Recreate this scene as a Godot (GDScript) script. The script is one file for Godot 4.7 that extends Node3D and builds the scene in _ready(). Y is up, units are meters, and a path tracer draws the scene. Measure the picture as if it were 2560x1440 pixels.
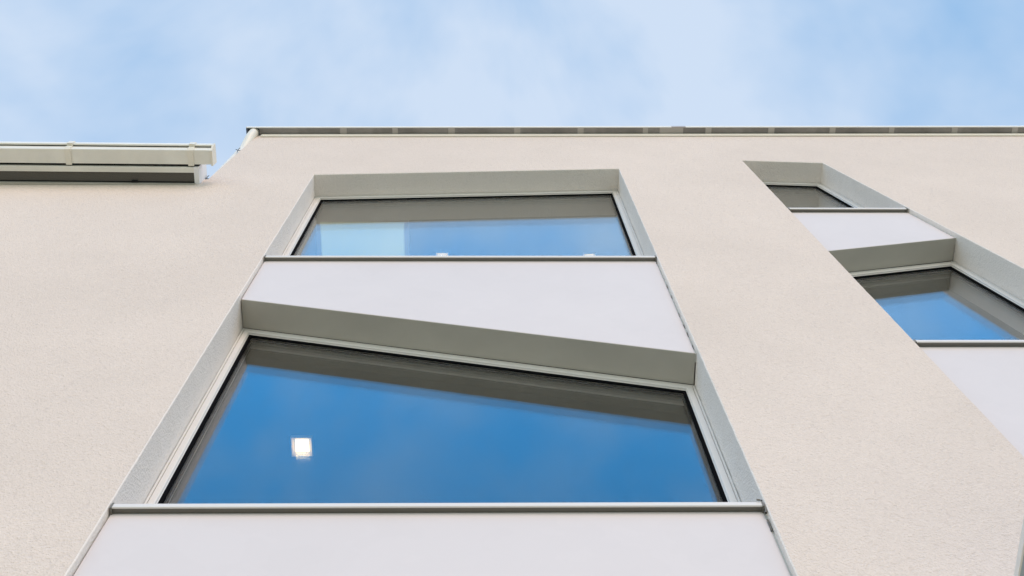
extends Node3D
# A rendered facade seen from close below: two columns of windows with slanted white spandrel panels, a zinc
# roof gutter on the tall part and a cream eave with a box gutter on the lower wing to the left.
# x runs along the wall, y is up, the wall face is z = 0 and the street lies at z > 0.

const EYE := Vector3(0.0, 1.6, 2.0)
var M := {}
var building: Node3D


func _ready() -> void:
	# --- camera
	var cam := Camera3D.new()
	cam.name = "camera"
	cam.transform = Transform3D(Basis(Vector3(0.99988, -0.014652, 0.005102), Vector3(0.0, 0.328864, 0.944377), Vector3(-0.015515, -0.944264, 0.328825)).orthonormalized(), EYE)
	cam.fov = 27.8865
	cam.near = 0.05
	cam.far = 800.0
	add_child(cam)
	cam.current = true
	# --- sky, sun, exposure
	var env := Environment.new()
	env.background_mode = Environment.BG_SKY
	env.sky = Sky.new()
	var pano := PanoramaSkyMaterial.new()
	pano.panorama = ImageTexture.create_from_image(sky_picture())
	env.sky.sky_material = pano
	env.background_energy_multiplier = 1.0
	env.ambient_light_source = Environment.AMBIENT_SOURCE_SKY
	env.tonemap_mode = Environment.TONE_MAPPER_LINEAR
	env.tonemap_exposure = 1.35
	env.sdfgi_enabled = true
	env.ssao_enabled = true
	env.ssil_enabled = true
	var we := WorldEnvironment.new()
	we.name = "world"
	we.environment = env
	add_child(we)
	var sun := DirectionalLight3D.new()
	sun.name = "hazy_sun"
	sun.light_color = Color(1.0, 0.85, 0.72)
	sun.light_energy = 0.38
	sun.light_angular_distance = 40.0
	sun.shadow_enabled = true
	add_child(sun)
	sun.look_at_from_position(Vector3.ZERO, -Vector3(0.22, 0.48, 0.85), Vector3.UP)   # from behind the camera, through thin cloud
	# --- materials
	materials()
	# --- the ground
	var st := S()
	quad(st, Vector3(-300, 0, 300), Vector3(300, 0, 300), Vector3(300, 0, -300), Vector3(-300, 0, -300), Vector3.UP)
	var ground := obj("ground", st, M.ground, self)
	ground.set_meta("kind", "structure")
	# --- the building and its parts
	building = Node3D.new()
	building.name = "rendered_building"
	add_child(building)
	tag(building, "cream rendered building with slanted windows, white spandrel panels and gutters, filling the view", "building")
	facade()
	window_column_wide()
	torn_sealant()
	window_column_narrow()
	roof_edge()
	lower_eave()
	downpipe()
	rooms()
	# --- things of their own
	canopy()
	lights_inside()


# ------------------------------------------------------------------ sky
func sky_picture() -> Image:
	var w := 1536
	var h := 768
	var n := FastNoiseLite.new()
	n.seed = 11
	n.noise_type = FastNoiseLite.TYPE_SIMPLEX_SMOOTH
	n.frequency = 6.0
	n.fractal_octaves = 6
	n.fractal_gain = 0.58
	var warp := FastNoiseLite.new()
	warp.seed = 5
	warp.frequency = 2.0
	warp.fractal_octaves = 3
	var im := Image.create(w, h, false, Image.FORMAT_RGBF)
	var deep := Color(0.075, 0.48, 1.10)                            # open sky over the street
	var pale := Color(0.20, 0.37, 0.60)                            # the same behind the building
	var white := Color(0.46, 0.55, 0.68)
	var white_street := Color(0.97, 1.02, 0.91)
	var haze := Color(1.24, 1.32, 1.28)
	# clear gaps between the thin clouds
	var gaps := [[Vector3(-0.30, 0.948, -0.10), 0.10, 0.38], [Vector3(0.33, 0.935, -0.13), 0.10, 0.50], [Vector3(0.02, 0.995, -0.09), 0.12, 0.16], [Vector3(0.42, 0.90, -0.11), 0.08, 0.34]]
	var banks := [[Vector3(0.17, 0.972, -0.15), 0.11, 0.16], [Vector3(-0.06, 0.985, -0.16), 0.12, 0.08], [Vector3(-0.42, 0.90, -0.16), 0.10, 0.14]]
	for j in h:
		var el := PI * (0.5 - (j + 0.5) / h)
		var ce := cos(el)
		var y := sin(el)
		for i in w:
			var ph := TAU * (i + 0.5) / w
			var d := Vector3(sin(ph) * ce, y, -cos(ph) * ce)
			var c := haze
			if y > 0.0:
				var q := d * 1.0 + Vector3.ONE * 0.05 * warp.get_noise_3dv(d)
				var f := n.get_noise_3dv(q)
				# thin cloud thickens towards the far side of the building and clears above the street
				var t := smoothstep(0.47, -0.10, d.z)
				var a := 0.04 + 0.80 * t + 0.38 * f * (0.42 + t)
				for g in gaps:
					a -= g[2] * exp(-d.distance_squared_to(g[0]) / (g[1] * g[1]))
				for g in banks:
					a += g[2] * exp(-d.distance_squared_to(g[0]) / (g[1] * g[1]))
				var s := smoothstep(-0.05, 0.42, d.z)
				c = pale.lerp(deep, s).lerp(white.lerp(white_street, s), clampf(a, 0.0, 1.0))
				c = c.lerp(haze, exp(-pow(y / 0.42, 2.0)))
			im.set_pixel(i, j, c)
	return im


# ------------------------------------------------------------------ materials
func octave(cells: int, size: int, rng: RandomNumberGenerator) -> PackedByteArray:
	# random values on a lattice that wraps round, smoothly enlarged to size x size
	var raw := PackedByteArray()
	raw.resize(cells * cells)
	for k in cells * cells:
		raw[k] = rng.randi() & 255
	if cells == size:
		return raw
	var one := Image.create_from_data(cells, cells, false, Image.FORMAT_L8, raw)
	var m := 4
	var padded := Image.create(cells + 2 * m, cells + 2 * m, false, Image.FORMAT_L8)
	for dx in [-1, 0, 1]:
		for dy in [-1, 0, 1]:
			padded.blit_rect(one, Rect2i(0, 0, cells, cells), Vector2i(m + dx * cells, m + dy * cells))
	var f := size / cells
	padded.resize(padded.get_width() * f, padded.get_height() * f, Image.INTERPOLATE_CUBIC)
	return padded.get_region(Rect2i(m * f, m * f, size, size)).get_data()


func grain(size: int, layers: Array, sd: int, pits := 0.0) -> PackedFloat32Array:
	# layers are (cells, weight); the sum is brought to 0..1 round 0.5; pits are small hollows
	var rng := RandomNumberGenerator.new()
	rng.seed = sd
	var out := PackedFloat32Array()
	out.resize(size * size)
	for l in layers:
		var d := octave(l[0], size, rng)
		var w: float = l[1] / 255.0
		for k in size * size:
			out[k] += w * (d[k] - 127.5)
	if pits > 0.0:
		var d := octave(size / 8, size, rng)
		for k in size * size:
			out[k] -= pits * maxf(0.0, d[k] / 255.0 - 0.78)
	return out


func tex(g: PackedFloat32Array, lo: Color, hi: Color) -> ImageTexture:
	var size := int(sqrt(g.size()))
	var data := PackedByteArray()
	data.resize(size * size * 3)
	for k in size * size:
		var c := lo.lerp(hi, clampf(g[k] + 0.5, 0.0, 1.0))
		data[k * 3] = c.r8
		data[k * 3 + 1] = c.g8
		data[k * 3 + 2] = c.b8
	return ImageTexture.create_from_image(Image.create_from_data(size, size, false, Image.FORMAT_RGB8, data))


func lin(r: float, g: float, b: float) -> Color:
	return Color(r, g, b).linear_to_srgb()


func mat(c: Color, rough := 0.6, metal := 0.0) -> StandardMaterial3D:
	var m := StandardMaterial3D.new()
	m.albedo_color = c
	m.roughness = rough
	m.metallic = metal
	return m


func stained(m: StandardMaterial3D, scale: float, lo: float, sd: int) -> StandardMaterial3D:
	# slow blotches of dust over the whole surface, in world space
	m.detail_enabled = true
	m.detail_blend_mode = BaseMaterial3D.BLEND_MODE_MUL
	m.detail_uv_layer = BaseMaterial3D.DETAIL_UV_2
	m.uv2_triplanar = true
	m.uv2_world_triplanar = true
	m.uv2_scale = Vector3.ONE * scale
	m.detail_albedo = tex(grain(256, [[4, 0.5], [8, 0.4], [16, 0.3], [32, 0.15], [64, 0.1]], sd), Color(lo, lo, lo), Color(1, 1, 1))
	return m


func materials() -> void:
	# scratched render: grains of a few millimetres, small hollows between them
	var g := grain(1024, [[64, 0.04], [128, 0.10], [256, 0.40], [512, 0.55]], 3, 1.6)
	var s := mat(Color.WHITE, 0.92)
	s.metallic_specular = 0.3
	s.albedo_texture = tex(g, lin(0.638, 0.552, 0.484), lin(0.748, 0.651, 0.571))
	s.uv1_triplanar = true
	s.uv1_world_triplanar = true
	s.uv1_scale = Vector3.ONE / 1.6
	s.heightmap_enabled = true
	s.heightmap_scale = 0.36
	s.heightmap_texture = tex(g, Color.BLACK, Color.WHITE)
	M.stucco = stained(s, 0.21, 0.955, 21)
	# lighter copy of the render: the light in the reveals put into its colour
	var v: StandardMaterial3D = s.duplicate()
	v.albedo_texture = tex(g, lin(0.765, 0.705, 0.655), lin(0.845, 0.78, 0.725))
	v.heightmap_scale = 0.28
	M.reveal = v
	M.panel = stained(mat(lin(0.655, 0.61, 0.60), 0.5), 0.5, 0.98, 31)
	M.panel.metallic_specular = 0.25
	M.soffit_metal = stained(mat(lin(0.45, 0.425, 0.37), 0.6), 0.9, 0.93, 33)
	M.frame = mat(lin(0.71, 0.68, 0.64), 0.4)
	M.gasket = mat(lin(0.006, 0.006, 0.007), 0.95)
	M.gasket.metallic_specular = 0.1
	M.sill = mat(lin(0.66, 0.63, 0.60), 0.5)
	M.sill_dark = mat(lin(0.15, 0.14, 0.12), 0.6)  # dark end caps and sealant, also the shade painted under the sills
	M.glass = mat(Color(1, 1, 1, 0.0), 0.0)
	M.glass.transparency = BaseMaterial3D.TRANSPARENCY_ALPHA
	M.zinc = stained(mat(lin(0.30, 0.275, 0.26), 0.5, 0.3), 1.6, 0.82, 41)
	M.zinc_light = mat(lin(0.42, 0.385, 0.36), 0.5, 0.3)
	M.bead = mat(lin(0.72, 0.72, 0.70), 0.55)
	M.dark_metal = mat(lin(0.06, 0.065, 0.07), 0.5, 0.3)
	M.cream = mat(lin(0.74, 0.70, 0.61), 0.42)
	M.pvc = stained(mat(lin(0.80, 0.78, 0.715), 0.38), 1.3, 0.94, 51)
	M.white_board = mat(lin(0.80, 0.80, 0.82), 0.5)
	var p := mat(Color.WHITE, 0.7, 0.1)
	p.albedo_texture = perforated()
	p.uv1_triplanar = true
	p.uv1_world_triplanar = true
	p.uv1_scale = Vector3.ONE / 0.075
	M.perforated = p
	M.black = mat(lin(0.012, 0.012, 0.012), 0.9)
	M.sealant = mat(lin(0.50, 0.50, 0.46), 0.8)
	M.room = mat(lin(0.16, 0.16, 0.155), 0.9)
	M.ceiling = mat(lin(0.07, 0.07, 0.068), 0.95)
	M.reflector = mat(lin(0.62, 0.53, 0.36), 0.6)
	M.trim = mat(lin(0.80, 0.76, 0.66), 0.5)
	var gr := mat(Color.WHITE, 0.95)
	gr.albedo_texture = tex(grain(512, [[16, 0.3], [64, 0.3], [256, 0.4]], 61), lin(0.52, 0.49, 0.34), lin(0.66, 0.62, 0.46))
	gr.uv1_triplanar = true
	gr.uv1_world_triplanar = true
	gr.uv1_scale = Vector3.ONE / 3.0
	M.ground = gr
	M.canopy = mat(lin(0.36, 0.42, 0.46), 0.5)


func perforated() -> ImageTexture:
	# a tile of ten by ten punched holes in staggered rows
	var im := Image.create(256, 256, false, Image.FORMAT_RGB8)
	var metal := lin(0.15, 0.138, 0.12)
	var hole := lin(0.012, 0.012, 0.011)
	for j in 256:
		for i in 256:
			var u := i / 25.6
			var v := j / 25.6
			if int(floor(v)) % 2 == 1:
				u += 0.5
			var r := Vector2(u - floor(u) - 0.5, v - floor(v) - 0.5).length()
			im.set_pixel(i, j, hole.lerp(metal, smoothstep(0.27, 0.36, r)))
	return ImageTexture.create_from_image(im)


# ------------------------------------------------------------------ mesh helpers
func S() -> SurfaceTool:
	var st := SurfaceTool.new()
	st.begin(Mesh.PRIMITIVE_TRIANGLES)
	return st


func tri(st: SurfaceTool, a: Vector3, b: Vector3, c: Vector3, out: Vector3) -> void:
	var n := (a - c).cross(a - b)
	if n.length_squared() < 1e-16:
		return
	n = n.normalized()
	if n.dot(out) < 0.0:
		var k := b
		b = c
		c = k
		n = -n
	for p in [a, b, c]:
		st.set_normal(n)
		st.add_vertex(p)


func quad(st: SurfaceTool, a: Vector3, b: Vector3, c: Vector3, d: Vector3, out: Vector3) -> void:
	tri(st, a, b, c, out)
	tri(st, a, c, d, out)


func bx(st: SurfaceTool, lo: Vector3, hi: Vector3) -> void:
	var p := []
	for k in 8:
		p.append(Vector3(hi.x if k & 1 else lo.x, hi.y if k & 2 else lo.y, hi.z if k & 4 else lo.z))
	quad(st, p[0], p[1], p[3], p[2], Vector3.FORWARD)
	quad(st, p[4], p[5], p[7], p[6], Vector3.BACK)
	quad(st, p[0], p[2], p[6], p[4], Vector3.LEFT)
	quad(st, p[1], p[3], p[7], p[5], Vector3.RIGHT)
	quad(st, p[0], p[1], p[5], p[4], Vector3.DOWN)
	quad(st, p[2], p[3], p[7], p[6], Vector3.UP)


func poly_centre(poly: PackedVector2Array) -> Vector2:
	var c := Vector2.ZERO
	for p in poly:
		c += p
	return c / poly.size()


func inset(poly: PackedVector2Array, d: float) -> PackedVector2Array:
	# a convex polygon moved inwards by d along every edge
	var out := PackedVector2Array()
	var n := poly.size()
	var mid := poly_centre(poly)
	for i in n:
		var a := poly[(i + n - 1) % n]
		var b := poly[i]
		var c := poly[(i + 1) % n]
		var e := (b - a).normalized()
		var f := (c - b).normalized()
		var ne := Vector2(-e.y, e.x)
		if ne.dot(mid - b) < 0.0:
			ne = -ne
		var nf := Vector2(-f.y, f.x)
		if nf.dot(mid - b) < 0.0:
			nf = -nf
		var hit: Variant = Geometry2D.line_intersects_line(b + ne * d, e, b + nf * d, f)
		out.append(hit if hit != null else b + ne * d)
	return out


func loop3(poly: PackedVector2Array, z: float) -> PackedVector3Array:
	var o := PackedVector3Array()
	for p in poly:
		o.append(Vector3(p.x, p.y, z))
	return o


func rings(st: SurfaceTool, loops: Array, towards: Vector3) -> void:
	# skins between successive loops; every face looks towards the given point
	for k in loops.size() - 1:
		var a: PackedVector3Array = loops[k]
		var b: PackedVector3Array = loops[k + 1]
		for i in a.size():
			var j := (i + 1) % a.size()
			quad(st, a[i], a[j], b[j], b[i], towards - (a[i] + a[j] + b[i] + b[j]) / 4.0)


func sash(st: SurfaceTool, poly: PackedVector2Array, steps: Array) -> void:
	# a frame swept round a polygon: steps are (inset, z)
	var loops := []
	for s in steps:
		loops.append(loop3(inset(poly, s[0]), s[1]))
	var c := poly_centre(poly)
	rings(st, loops, Vector3(c.x, c.y, loops[0][0].z + 0.6))


func slab(st: SurfaceTool, poly: PackedVector2Array, z0: float, z1: float, bevel := 0.0) -> void:
	# an upright plate: front face at z0 with bevelled edges, back at z1
	var c2 := poly_centre(poly)
	var front := loop3(inset(poly, bevel) if bevel > 0.0 else poly, z0)
	var mid := loop3(poly, z0 - bevel)
	var back := loop3(poly, z1)
	var c := Vector3(c2.x, c2.y, (z0 + z1) / 2.0)
	for i in poly.size():
		var j := (i + 1) % poly.size()
		if bevel > 0.0:
			quad(st, front[i], front[j], mid[j], mid[i], (front[i] + mid[j]) / 2.0 - c)
		quad(st, mid[i], mid[j], back[j], back[i], (mid[i] + mid[j]) / 2.0 - Vector3(c.x, c.y, mid[i].z))
		if i > 0 and j > 0:
			tri(st, front[0], front[i], front[j], Vector3.BACK)
			tri(st, back[0], back[i], back[j], Vector3.FORWARD)


func along(st: SurfaceTool, prof: PackedVector2Array, x0: float, x1: float, dy0 := 0.0, dy1 := 0.0) -> void:
	# a closed (z, y) profile drawn out along x; dy lifts each end
	var n := prof.size()
	var area := 0.0
	for i in n:
		area += prof[i].cross(prof[(i + 1) % n])
	for i in n:
		var a := prof[i]
		var b := prof[(i + 1) % n]
		var e := (b - a) * signf(area)
		quad(st, Vector3(x0, a.y + dy0, a.x), Vector3(x1, a.y + dy1, a.x), Vector3(x1, b.y + dy1, b.x), Vector3(x0, b.y + dy0, b.x), Vector3(0, -e.x, e.y))
	var t := Geometry2D.triangulate_polygon(prof)
	for k in range(0, t.size(), 3):
		var q := [prof[t[k]], prof[t[k + 1]], prof[t[k + 2]]]
		tri(st, Vector3(x0, q[0].y + dy0, q[0].x), Vector3(x0, q[1].y + dy0, q[1].x), Vector3(x0, q[2].y + dy0, q[2].x), Vector3.LEFT)
		tri(st, Vector3(x1, q[0].y + dy1, q[0].x), Vector3(x1, q[1].y + dy1, q[1].x), Vector3(x1, q[2].y + dy1, q[2].x), Vector3.RIGHT)


func tube(st: SurfaceTool, path: Array, r: float, sides := 20) -> void:
	var rows := []
	for k in path.size():
		var t: Vector3 = ((path[mini(k + 1, path.size() - 1)] as Vector3) - (path[maxi(k - 1, 0)] as Vector3)).normalized()
		var u := t.cross(Vector3.RIGHT).normalized() if absf(t.x) < 0.9 else t.cross(Vector3.UP).normalized()
		var v := t.cross(u)
		var row := []
		for i in sides:
			var a := TAU * i / sides
			row.append([path[k] + (u * cos(a) + v * sin(a)) * r, u * cos(a) + v * sin(a)])
		rows.append(row)
	for k in rows.size() - 1:
		for i in sides:
			var j := (i + 1) % sides
			var q := [rows[k][i], rows[k][j], rows[k + 1][j], rows[k + 1][i]]
			var flip: bool = ((q[0][0] - q[2][0]) as Vector3).cross(q[0][0] - q[1][0]).dot(q[0][1]) < 0.0
			for m in ([0, 2, 1, 0, 3, 2] if flip else [0, 1, 2, 0, 2, 3]):
				st.set_normal(q[m][1])
				st.add_vertex(q[m][0])


func obj(called: String, st: SurfaceTool, m: Material, parent: Node) -> MeshInstance3D:
	var o := MeshInstance3D.new()
	o.name = called
	o.mesh = st.commit()
	o.material_override = null
	o.mesh.surface_set_material(0, m)
	parent.add_child(o, true)
	return o


func tag(o: Node, label: String, category: String, group := "") -> void:
	o.set_meta("label", label)
	o.set_meta("category", category)
	if group:
		o.set_meta("group", group)


func P(list: Array) -> PackedVector2Array:
	var o := PackedVector2Array()
	for p in list:
		o.append(Vector2(p[0], p[1]))
	return o


# ------------------------------------------------------------------ the openings, in metres on the wall face
# wide column: straight sides; narrow column: left side straight, right side leaning
const WIDE_LEFT := -1.308
const WIDE_RIGHT := 0.930
func narrow_left(y: float) -> float: return lerpf(1.914, 1.972, (10.331 - y) / 4.9)
func narrow_right(y: float) -> float: return 2.513 + (10.254 - y) * 0.1655
func roof_line(x: float) -> float: return 11.262 + 0.0155 * x      # the eaves fall slightly to the left


func roughened(a: Vector2, b: Vector2, step: float, amp: float, rng: RandomNumberGenerator) -> Array:
	# an edge trowelled by hand: points from a up to b (b left out), off the line by a millimetre or two
	var n := maxi(1, int(a.distance_to(b) / step))
	var side := (b - a).normalized().orthogonal()
	var out := [a]
	for k in range(1, n):
		out.append(a.lerp(b, float(k) / n) + side * rng.randfn(0.0, amp))
	return out


func opening(corners: PackedVector2Array, sd: int) -> PackedVector2Array:
	var rng := RandomNumberGenerator.new()
	rng.seed = sd
	var out := PackedVector2Array()
	for i in corners.size():
		for p in roughened(corners[i], corners[(i + 1) % corners.size()], 0.05, 0.0005, rng):
			out.append(p)
	return out


func wall_piece(st: SurfaceTool, poly: PackedVector2Array, z: float, out: Vector3) -> void:
	var t := Geometry2D.triangulate_polygon(poly)
	for k in range(0, t.size(), 3):
		tri(st, Vector3(poly[t[k]].x, poly[t[k]].y, z), Vector3(poly[t[k + 1]].x, poly[t[k + 1]].y, z), Vector3(poly[t[k + 2]].x, poly[t[k + 2]].y, z), out)


func facade() -> void:
	var wide := P([[WIDE_LEFT, 3.2], [WIDE_RIGHT, 3.2], [WIDE_RIGHT, 10.052], [WIDE_LEFT, 9.849]])
	var yb := 4.95
	var narrow := P([[narrow_left(yb), yb], [narrow_right(yb), yb], [2.513, 10.254], [1.914, 10.331]])
	var st := S()
	# the face, with both openings left out: three upright pieces that meet above and below the openings
	var holes := [opening(wide, 1), opening(narrow, 2)]
	var outer := []
	for hk in holes:
		outer.append(Geometry2D.offset_polygon(hk, 0.004, Geometry2D.JOIN_MITER)[0])
	var top := [Vector2(-9.0, 9.70), Vector2(-2.039, 9.70), Vector2(-1.982, roof_line(-1.982))]
	for z in [0.0, -0.36]:
		var hs: Array = outer if z == 0.0 else holes
		var whole := PackedVector2Array([Vector2(-9.0, 0.0), Vector2(10.0, 0.0), Vector2(10.0, roof_line(10.0))])
		whole.append(top[2])
		whole.append(top[1])
		whole.append(top[0])
		var bands := [[-20.0, -0.2], [-0.2, 2.24], [2.24, 20.0]]
		for b in bands:
			var pieces := Geometry2D.intersect_polygons(whole, P([[b[0], -1.0], [b[1], -1.0], [b[1], 30.0], [b[0], 30.0]]))
			for hk in hs:
				var rest := []
				for pc in pieces:
					rest.append_array(Geometry2D.clip_polygons(pc, hk))
				pieces.assign(rest)
			for pc in pieces:
				wall_piece(st, pc, z, Vector3.BACK if z == 0.0 else Vector3.FORWARD)
	obj("wall", st, M.stucco, building)
	# rounded arris and reveals
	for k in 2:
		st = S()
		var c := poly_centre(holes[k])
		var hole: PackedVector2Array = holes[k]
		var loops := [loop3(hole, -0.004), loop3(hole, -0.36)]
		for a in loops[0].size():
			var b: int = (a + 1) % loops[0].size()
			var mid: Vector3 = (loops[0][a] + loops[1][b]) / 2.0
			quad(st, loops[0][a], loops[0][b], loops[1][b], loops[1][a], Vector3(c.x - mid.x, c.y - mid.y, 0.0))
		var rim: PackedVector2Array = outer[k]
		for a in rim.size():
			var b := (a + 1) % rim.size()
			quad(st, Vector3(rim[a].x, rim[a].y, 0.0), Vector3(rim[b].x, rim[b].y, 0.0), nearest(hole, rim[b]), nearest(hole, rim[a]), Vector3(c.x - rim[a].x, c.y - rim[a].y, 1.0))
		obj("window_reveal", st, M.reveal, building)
	# the end of the tall part's wall
	st = S()
	for k in [[top[1], top[2]]]:
		var a: Vector2 = k[0]
		var b: Vector2 = k[1]
		quad(st, Vector3(a.x, a.y, 0), Vector3(b.x, b.y, 0), Vector3(b.x, b.y, -0.36), Vector3(a.x, a.y, -0.36), Vector3.LEFT)
	obj("wall_end", st, M.stucco, building)
	# the side of the tall part above the lower roof, the roofs and the back
	st = S()
	bx(st, Vector3(-2.03, 9.3, -9.0), Vector3(-1.9, 11.2, -0.362))
	obj("side_wall", st, M.stucco, building)
	st = S()
	bx(st, Vector3(-1.98, 11.05, -9.0), Vector3(10.0, 11.2, -0.362))
	obj("roof", st, M.dark_metal, building)
	st = S()
	bx(st, Vector3(-9.0, 9.6, -9.0), Vector3(-2.04, 9.75, -0.362))
	obj("roof", st, M.dark_metal, building)


func nearest(poly: PackedVector2Array, p: Vector2) -> Vector3:
	var best := poly[0]
	for q in poly:
		if q.distance_squared_to(p) < best.distance_squared_to(p):
			best = q
	return Vector3(best.x, best.y, -0.004)


# ------------------------------------------------------------------ windows, sills and panels
func window(poly: PackedVector2Array, zf: float, grooved: bool, label: String) -> void:
	var st := S()
	var e := 0.0025
	var steps := [[0.001, zf - 0.04], [0.001, zf]]
	if grooved:
		steps += [[0.010, zf], [0.011, zf - 0.006], [0.014, zf - 0.006], [0.015, zf + 0.0005]]
	else:
		steps += [[0.012, zf], [0.013, zf - 0.004], [0.015, zf - 0.004], [0.016, zf]]
	steps += [[0.038, zf], [0.041, zf - e], [0.041, zf - 0.011], [0.044, zf - 0.013], [0.044, zf - 0.09]]
	sash(st, poly, steps)
	var frame := obj("window", st, M.frame, building)
	frame.set_meta("label", label)
	var zg := zf - 0.024
	st = S()
	sash(st, poly, [[0.043, zf - 0.0135], [0.0445, zf - 0.0135], [0.056, zf - 0.017], [0.058, zg + 0.0005]])
	sash(st, poly, [[0.053, zg - 0.0065], [0.064, zg - 0.0075], [0.064, zg - 0.0225], [0.050, zg - 0.0225]])
	obj("gasket", st, M.gasket, frame)
	for z in [zg, zg - 0.022]:
		st = S()
		slab(st, inset(poly, 0.046), z, z - 0.006)
		obj("glass_pane", st, M.glass, frame)


func sill(xl: float, xr: float, y: float, zb: float) -> void:
	var st := S()
	along(st, P([[-0.006, y], [-0.004, y - 0.002], [-0.004, y - 0.023], [-0.006, y - 0.025], [-0.010, y - 0.025], [-0.010, y - 0.010], [zb, y - 0.004], [zb, y + 0.016]]), xl + 0.004, xr - 0.004)
	var o := obj("window_sill", st, M.sill, building)
	st = S()
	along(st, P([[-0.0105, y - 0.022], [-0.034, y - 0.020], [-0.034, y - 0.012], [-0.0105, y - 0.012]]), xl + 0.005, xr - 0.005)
	obj("shaded_underside", st, M.sill_dark, o)  # dark metal underside; the shade behind the lip is in its colour
	for s in [[xl, 1.0], [xr, -1.0]]:
		st = S()
		var x: float = s[0] + s[1] * 0.006
		bx(st, Vector3(minf(x, x + s[1] * 0.004) - 0.001, y - 0.030, zb), Vector3(maxf(x, x + s[1] * 0.004) + 0.001, y + 0.003, -0.002))
		obj("end_cap", st, M.sill_dark, o)


func spandrel(front: PackedVector2Array, zs: float, label := "") -> void:
	# front: lower left, lower right, upper right, upper left. A white sheet with a folded metal soffit under it.
	var st := S()
	slab(st, PackedVector2Array([front[0] + Vector2(0, 0.0045), front[1] + Vector2(0, 0.0045), front[2], front[3]]), -0.030, -0.075, 0.002)
	var o := obj("spandrel_panel", st, M.panel, building)
	if label:
		o.set_meta("label", label)
	var a := front[0]
	var b := front[1]
	st = S()
	slab(st, PackedVector2Array([a, b, b + Vector2(0, 0.004), a + Vector2(0, 0.004)]), -0.0305, zs, 0.001)
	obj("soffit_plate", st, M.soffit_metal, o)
	st = S()
	slab(st, PackedVector2Array([a + Vector2(0.001, 0.016), b + Vector2(-0.001, 0.016), front[2] + Vector2(-0.001, -0.002), front[3] + Vector2(0.001, -0.002)]), -0.0755, -0.35)
	obj("backing", st, M.black, o)
	# the sealant joint beside the right edge, uneven, torn open in places
	var rng := RandomNumberGenerator.new()
	rng.seed = int(front[2].y * 1000.0)
	st = S()
	var p := b
	var q := front[2]
	var n := 26
	for k in n:
		var f := float(k) / n
		var g := float(k + 1) / n
		var w := 0.0035 + 0.0035 * absf(rng.randfn(0.0, 1.0))
		var u := p.lerp(q, f)
		var v := p.lerp(q, g)
		var torn := 0.02 if rng.randf() < 0.12 else 0.0
		bx(st, Vector3(minf(u.x, v.x) + 0.0005, u.y, -0.074), Vector3(maxf(u.x, v.x) + 0.0005 + w, v.y + 0.002, -0.0312 - rng.randf() * 0.002 - torn))
	obj("sealant_joint", st, M.sealant, o)


func window_column_wide() -> void:
	var l := WIDE_LEFT + 0.002
	var r := WIDE_RIGHT - 0.002
	window(P([[l, 7.86], [r, 7.86], [r, 10.050], [l, 9.847]]), -0.164, false, "upper window of the wide column, under a stucco soffit")
	sill(WIDE_LEFT, WIDE_RIGHT, 7.917, -0.20)
	spandrel(P([[l + 0.002, 7.2500], [r - 0.004, 6.5155], [r - 0.004, 7.898], [l + 0.002, 7.898]]), -0.186, "white spandrel panel between the two windows of the wide column, its lower edge falling to the right")
	window(P([[l, 5.03], [r, 5.03], [r, 6.510], [l, 7.248]]), -0.187, true, "large lower window of the wide column, its head falling to the right, a lit lamp behind it")
	sill(WIDE_LEFT, WIDE_RIGHT, 5.117, -0.22)
	spandrel(P([[l + 0.002, 3.215], [r - 0.004, 3.215], [r - 0.004, 5.096], [l + 0.002, 5.096]]), -0.34, "white spandrel panel below the large lower window")


func torn_sealant() -> void:
	# weathered sealant hanging out of the joint at the right end of the lower sill
	var x := WIDE_RIGHT - 0.003
	var st := S()
	tube(st, [Vector3(x - 0.004, 5.124, -0.003), Vector3(x - 0.012, 5.118, 0.002), Vector3(x - 0.022, 5.122, 0.001)], 0.0035, 7)
	obj("torn_sealant", st, M.sill_dark, building)
	st = S()
	tube(st, [Vector3(x, 5.10, -0.006), Vector3(x + 0.001, 5.075, -0.010), Vector3(x - 0.004, 5.055, -0.012)], 0.0045, 7)
	obj("torn_sealant", st, M.sill_dark, building)
	st = S()
	tube(st, [Vector3(x - 0.003, 5.03, -0.022), Vector3(x - 0.002, 4.99, -0.026), Vector3(x - 0.004, 4.965, -0.028)], 0.003, 7)
	obj("torn_sealant", st, M.sill_dark, building)


func window_column_narrow() -> void:
	var y0 := 8.90
	window(P([[narrow_left(y0) + 0.002, y0], [narrow_right(y0) - 0.002, y0], [2.511, 10.252], [1.916, 10.329]]), -0.160, false, "small upper window of the narrow column, mostly hidden in its reveal")
	sill(narrow_left(8.966), narrow_right(8.966), 8.966, -0.20)
	spandrel(P([[narrow_left(8.09) + 0.004, 8.083], [narrow_right(8.36) - 0.004, 8.359], [narrow_right(8.94) - 0.004, 8.944], [narrow_left(8.94) + 0.004, 8.944]]), -0.176, "white spandrel panel of the narrow column, its lower edge rising to the right")
	var y1 := 6.55
	window(P([[narrow_left(y1) + 0.002, y1], [narrow_right(y1) - 0.002, y1], [narrow_right(8.353) - 0.002, 8.353], [narrow_left(8.08) + 0.002, 8.080]]), -0.177, true, "lower window of the narrow column, cut by the right edge")
	sill(narrow_left(6.618), narrow_right(6.618), 6.618, -0.21)
	spandrel(P([[narrow_left(5.0) + 0.004, 4.965], [narrow_right(5.0) - 0.008, 4.965], [narrow_right(6.6) - 0.008, 6.596], [narrow_left(6.6) + 0.004, 6.596]]), -0.34, "white spandrel panel at the bottom of the narrow column")


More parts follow.
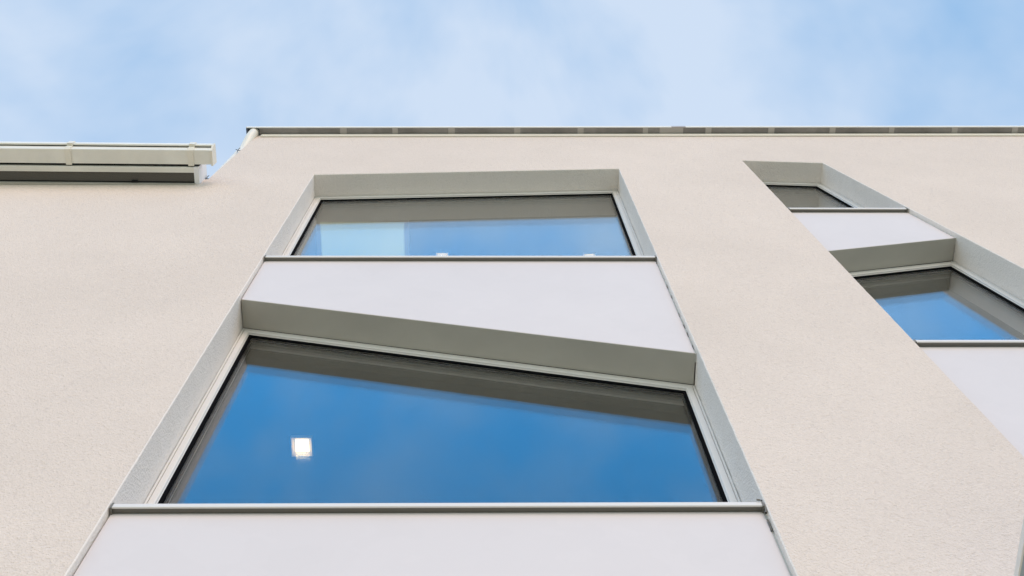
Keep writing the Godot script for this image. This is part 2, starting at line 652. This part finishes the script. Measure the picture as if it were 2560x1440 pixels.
# ------------------------------------------------------------------ the zinc gutter along the top
func roof_edge() -> void:
	var x0 := -2.072
	var x1 := 9.9
	var a := roof_line(x0)
	var b := roof_line(x1)
	var st := S()
	along(st, P([[0.0015, -0.075], [0.010, -0.075], [0.014, -0.070], [0.014, -0.012], [0.0015, -0.012]]), -1.94, x1, roof_line(-1.94), b)
	obj("wall_trim", st, M.cream, building)
	st = S()
	along(st, P([[0.0015, 0.0], [0.060, 0.0], [0.062, 0.002], [0.062, 0.030], [0.058, 0.030], [0.058, 0.006], [0.0055, 0.006], [0.0055, 0.10], [0.0015, 0.10]]), -1.962, x1, roof_line(-1.962), b)
	var g := obj("roof_gutter", st, M.zinc, building)
	st = S()
	along(st, P([[0.0625, -0.004], [0.068, -0.004], [0.071, 0.0], [0.071, 0.03], [0.0625, 0.03]]), x0, x1, a, b)
	obj("front_bead", st, M.bead, g)
	st = S()
	along(st, P([[-0.06, 0.012], [0.0622, 0.012], [0.0622, 0.03], [-0.06, 0.03]]), -2.062, -1.963, roof_line(-2.062), roof_line(-1.963))
	obj("outlet_box", st, M.dark_metal, g)
	st = S()
	along(st, P([[-0.055, -0.004], [0.062, -0.004], [0.062, 0.03], [-0.055, 0.03]]), x0, x0 + 0.006, a, a)
	obj("end_cap", st, M.dark_metal, g)
	var rng := RandomNumberGenerator.new()
	rng.seed = 9
	for px in [-1.29, -0.853, -0.385, 0.17, 0.705, 1.258, 1.79, 2.325, 2.85, 3.36, 3.90, 4.42, 4.95, 5.5]:
		st = S()
		var w := rng.randf_range(0.044, 0.056)
		along(st, P([[0.003, -0.003], [0.0615, -0.003], [0.0615, 0.0005], [0.003, 0.0005]]), px, px + w, roof_line(px), roof_line(px + w))
		obj("bracket", st, M.zinc_light, g)
	st = S()
	along(st, P([[0.003, -0.0045], [0.0618, -0.0045], [0.0618, 0.0004], [0.003, 0.0004]]), 1.40, 1.60, roof_line(1.40), roof_line(1.60))
	along(st, P([[0.0605, -0.0055], [0.0716, -0.0055], [0.0716, 0.0303], [0.0605, 0.0303]]), 1.50, 1.62, roof_line(1.50), roof_line(1.62))
	obj("joint_sleeve", st, M.zinc_light, g)


# ------------------------------------------------------------------ the cream eave and box gutter of the lower wing
func lower_eave() -> void:
	var root := Node3D.new()
	root.name = "eave"
	building.add_child(root)
	root.position = Vector3(-2.2, 9.562, 0.0)
	root.rotation_degrees.y = 0.45
	var xe := 0.134                                              # right end of the boxed eave
	var xl := -6.5
	var st := S()
	# fascia box: bottom lip in front, closed front, top
	along(st, P([[0.082, 0.0], [0.118, 0.0], [0.121, 0.003], [0.121, 0.22], [-0.05, 0.22], [-0.05, 0.21], [0.113, 0.21], [0.113, 0.012], [0.082, 0.012]]), xl, xe - 0.001)
	obj("fascia", st, M.pvc, root)
	st = S()
	along(st, P([[0.004, 0.013], [0.0825, 0.013], [0.0825, 0.017], [0.004, 0.017]]), xl, xe - 0.035)
	var sf := obj("soffit_grille", st, M.perforated, root)
	st = S()
	along(st, P([[-0.02, 0.012], [0.0155, 0.012], [0.0155, 0.014], [-0.02, 0.014]]), xl, xe - 0.036)
	obj("back_shade", st, M.black, sf)  # black strip painting the shade at the back of the soffit
	st = S()
	bx(st, Vector3(xe - 0.47, 0.002, 0.010), Vector3(xe - 0.435, 0.012, 0.026))
	tube(st, [Vector3(xe - 0.485, 0.004, 0.014), Vector3(xe - 0.46, -0.004, 0.020), Vector3(xe - 0.43, 0.004, 0.014)], 0.004, 8)
	obj("cable_clip", st, M.black, sf)
	st = S()
	along(st, P([[-0.02, -0.030], [0.004, -0.030], [0.006, -0.028], [0.006, 0.011], [-0.02, 0.011]]), xl, xe - 0.03)
	obj("wall_bead", st, M.soffit_metal, root)
	# the white board that closes the end
	st = S()
	slab(st, P([[xe - 0.034, -0.001], [xe, -0.001], [xe, 0.225], [xe - 0.034, 0.225]]), 0.1225, -0.05, 0.002)
	obj("end_board", st, M.white_board, root)
	# the box gutter in front
	var gy := 0.012
	var xg := 0.231
	st = S()
	along(st, P([[0.139, gy], [0.238, gy], [0.241, gy + 0.003], [0.246, gy + 0.020], [0.246, gy + 0.10], [0.241, gy + 0.10], [0.241, gy + 0.024], [0.236, gy + 0.006], [0.143, gy + 0.006], [0.143, gy + 0.10], [0.139, gy + 0.10]]), xl, xg - 0.004)
	var g := obj("box_gutter", st, M.pvc, root)
	st = S()
	along(st, P([[0.254, gy + 0.060], [0.263, gy + 0.060], [0.266, gy + 0.064], [0.266, gy + 0.105], [0.254, gy + 0.105]]), xl, xg - 0.004)
	obj("front_bead", st, M.pvc, g)
	st = S()
	along(st, P([[0.2465, gy + 0.066], [0.2535, gy + 0.066], [0.2535, gy + 0.10], [0.2465, gy + 0.10]]), xl, xg - 0.005)
	along(st, P([[0.1225, gy + 0.020], [0.1385, gy + 0.020], [0.1385, gy + 0.06], [0.1225, gy + 0.06]]), xl, xe - 0.002)
	obj("gap_shade", st, M.black, g)  # black fillers that paint the shade between fascia, gutter and bead
	st = S()
	along(st, P([[0.130, gy - 0.006], [0.240, gy - 0.006], [0.266, gy + 0.055], [0.266, gy + 0.11], [0.130, gy + 0.11]]), xg - 0.008, xg + 0.004)
	obj("end_cap", st, M.cream, g)
	for bxs in [0.084, -0.764, -1.61, -2.46, -3.3]:
		st = S()
		along(st, P([[0.130, gy - 0.010], [0.241, gy - 0.010], [0.253, gy + 0.014], [0.253, gy + 0.048], [0.273, gy + 0.050], [0.273, gy + 0.110], [0.2665, gy + 0.110], [0.2665, gy + 0.056], [0.2462, gy + 0.056], [0.2462, gy + 0.019], [0.2385, gy - 0.0005], [0.130, gy - 0.0005]]), bxs - 0.02, bxs + 0.02)
		obj("bracket", st, M.cream, g)


func downpipe() -> void:
	var st := S()
	var path := []
	var k := [Vector3(-2.012, 11.26, 0.020), Vector3(-2.012, 11.20, 0.019), Vector3(-2.020, 11.12, 0.004), Vector3(-2.030, 11.02, -0.030), Vector3(-2.036, 10.94, -0.052), Vector3(-2.040, 10.86, -0.062), Vector3(-2.048, 9.70, -0.066)]
	var cv := Curve3D.new()
	for i in k.size():
		var t: Vector3 = (k[mini(i + 1, k.size() - 1)] - k[maxi(i - 1, 0)]) * 0.16
		if i == 0 or i == k.size() - 1:
			t *= 0.4
		cv.add_point(k[i], -t.limit_length(0.06), t.limit_length(0.06))
	for p in cv.tessellate(5, 2.0):
		path.append(p)
	tube(st, path, 0.040, 28)
	var o := obj("downpipe", st, M.cream, building)
	st = S()
	tube(st, [Vector3(-2.012, 11.268, 0.020), Vector3(-2.012, 11.225, 0.019)], 0.044, 28)
	obj("collar", st, M.cream, o)
	# small wire clips that stick out from the corner of the wall
	for c in [Vector3(-2.008, 10.66, -0.004), Vector3(-2.040, 9.73, -0.004)]:
		st = S()
		tube(st, [c, c + Vector3(-0.018, 0.01, 0.0), c + Vector3(-0.032, -0.01, 0.012)], 0.003, 6)
		tube(st, [c + Vector3(-0.014, -0.06, 0.0), c + Vector3(-0.020, 0.03, 0.004), c + Vector3(-0.014, 0.06, 0.01)], 0.0028, 6)
		obj("wire_clip", st, M.dark_metal, building)


# ------------------------------------------------------------------ rooms behind the glass
func rooms() -> void:
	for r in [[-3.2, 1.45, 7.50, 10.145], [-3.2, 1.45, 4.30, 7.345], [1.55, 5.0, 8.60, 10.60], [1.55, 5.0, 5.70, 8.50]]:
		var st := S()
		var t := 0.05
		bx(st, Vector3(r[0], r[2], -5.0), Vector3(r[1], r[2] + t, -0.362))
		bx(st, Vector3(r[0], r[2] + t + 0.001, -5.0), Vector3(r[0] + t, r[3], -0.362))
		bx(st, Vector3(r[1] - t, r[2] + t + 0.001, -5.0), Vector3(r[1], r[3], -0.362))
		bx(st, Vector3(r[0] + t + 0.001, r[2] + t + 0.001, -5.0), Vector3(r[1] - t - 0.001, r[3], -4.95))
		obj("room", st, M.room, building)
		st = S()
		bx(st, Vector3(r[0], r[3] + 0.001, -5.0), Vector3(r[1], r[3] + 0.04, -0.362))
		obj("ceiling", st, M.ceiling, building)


# ------------------------------------------------------------------ things of their own
func canopy() -> void:
	var o := Node3D.new()
	o.name = "canopy"
	o.position = Vector3(1.476, 4.40, 0.0)
	add_child(o)
	tag(o, "grey canopy jutting from the wall in the lower right corner", "canopy")
	var st := S()
	bx(st, Vector3(0.006, 0.0, 0.001), Vector3(2.6, 0.02, 0.80))
	obj("soffit_board", st, M.canopy, o)
	st = S()
	bx(st, Vector3(0.0, -0.002, 0.002), Vector3(0.0055, 0.022, 0.808))
	bx(st, Vector3(0.006, -0.002, 0.801), Vector3(2.606, 0.022, 0.808))
	obj("edge_trim", st, M.frame, o)


func ceiling_light(at: Vector3, size: float, glow: float, label: String) -> void:
	# at: middle of the lower rim
	var o := Node3D.new()
	o.name = "ceiling_light"
	o.position = at
	add_child(o, true)
	tag(o, label, "ceiling light", "square lights on the ceilings behind the windows")
	var h := size / 2.0
	var d := 0.024
	var st := S()
	var w := 0.005
	for s in [[-h, -h, h, -h + w], [-h, h - w, h, h], [-h, -h + w, -h + w, h - w], [h - w, -h + w, h, h - w]]:
		bx(st, Vector3(s[0], 0.0, s[1]), Vector3(s[2], d, s[3]))
	obj("trim", st, M.trim, o)
	st = S()
	var q := h - w
	var i := h * 0.65
	for k in 4:
		var u := Vector3(1, 0, 0).rotated(Vector3.UP, k * PI / 2)
		var v := Vector3(0, 0, 1).rotated(Vector3.UP, k * PI / 2)
		quad(st, u * q - v * q + Vector3.UP * 0.002, u * q + v * q + Vector3.UP * 0.002, u * i + v * i + Vector3.UP * (d - 0.006), u * i - v * i + Vector3.UP * (d - 0.006), Vector3.DOWN - u)
	obj("reflector", st, M.reflector, o)
	st = S()
	quad(st, Vector3(-i, d - 0.005, -i), Vector3(i, d - 0.005, -i), Vector3(i, d - 0.005, i), Vector3(-i, d - 0.005, i), Vector3.DOWN)
	var m := mat(Color(1.0, 0.98, 0.92), 0.6)
	m.emission_enabled = true
	m.emission = Color(1.0, 0.90, 0.66)
	m.emission_energy_multiplier = glow
	m.albedo_color = lin(0.6, 0.57, 0.5)
	obj("lamp_diffuser", st, m, o)
	var l := AreaLight3D.new()
	l.name = "lamp_light"
	l.area_size = Vector2(i * 2.0, i * 2.0)
	l.light_energy = 0.017
	l.light_color = Color(1.0, 0.87, 0.62)
	l.shadow_enabled = true
	l.position = Vector3(0, d - 0.008, 0)
	l.rotation_degrees.x = -90.0
	o.add_child(l)


func lights_inside() -> void:
	ceiling_light(Vector3(-1.051, 7.319, -0.912), 0.118, 1.7, "lit square lamp glowing behind the large lower window")
	ceiling_light(Vector3(-0.399, 10.119, -0.728), 0.098, 0.8, "left one of the two lamps just above the sill of the upper wide window")
	ceiling_light(Vector3(0.736, 10.119, -0.735), 0.098, 0.8, "right one of the two lamps just above the sill of the upper wide window")
	var o := Node3D.new()
	o.name = "ceiling_light_panel"
	o.position = Vector3(-1.002, 10.10, -0.748)
	add_child(o)
	tag(o, "pale flat light panel on the ceiling at the left of the upper wide window", "light panel")
	var st := S()
	bx(st, Vector3(-0.352, 0.0, -0.352), Vector3(0.352, 0.04, -0.318))
	bx(st, Vector3(-0.352, 0.0, 0.318), Vector3(0.352, 0.04, 0.352))
	bx(st, Vector3(-0.352, 0.0, -0.3175), Vector3(-0.318, 0.04, 0.3175))
	bx(st, Vector3(0.318, 0.0, -0.3175), Vector3(0.352, 0.04, 0.3175))
	obj("frame", st, M.trim, o)
	st = S()
	bx(st, Vector3(-0.3175, 0.006, -0.3175), Vector3(0.3175, 0.036, 0.3175))
	var m := mat(Color(0.9, 0.95, 0.9), 0.6)
	m.emission_enabled = true
	m.emission = Color(0.92, 1.0, 0.78)
	m.emission_energy_multiplier = 0.19
	obj("lamp_diffuser", st, m, o)
	var l := AreaLight3D.new()
	l.name = "lamp_light"
	l.area_size = Vector2(0.62, 0.62)
	l.light_energy = 0.05
	l.light_color = Color(0.93, 1.0, 0.88)
	l.shadow_enabled = true
	l.position = Vector3(0, 0.003, 0)
	l.rotation_degrees.x = -90.0
	o.add_child(l)
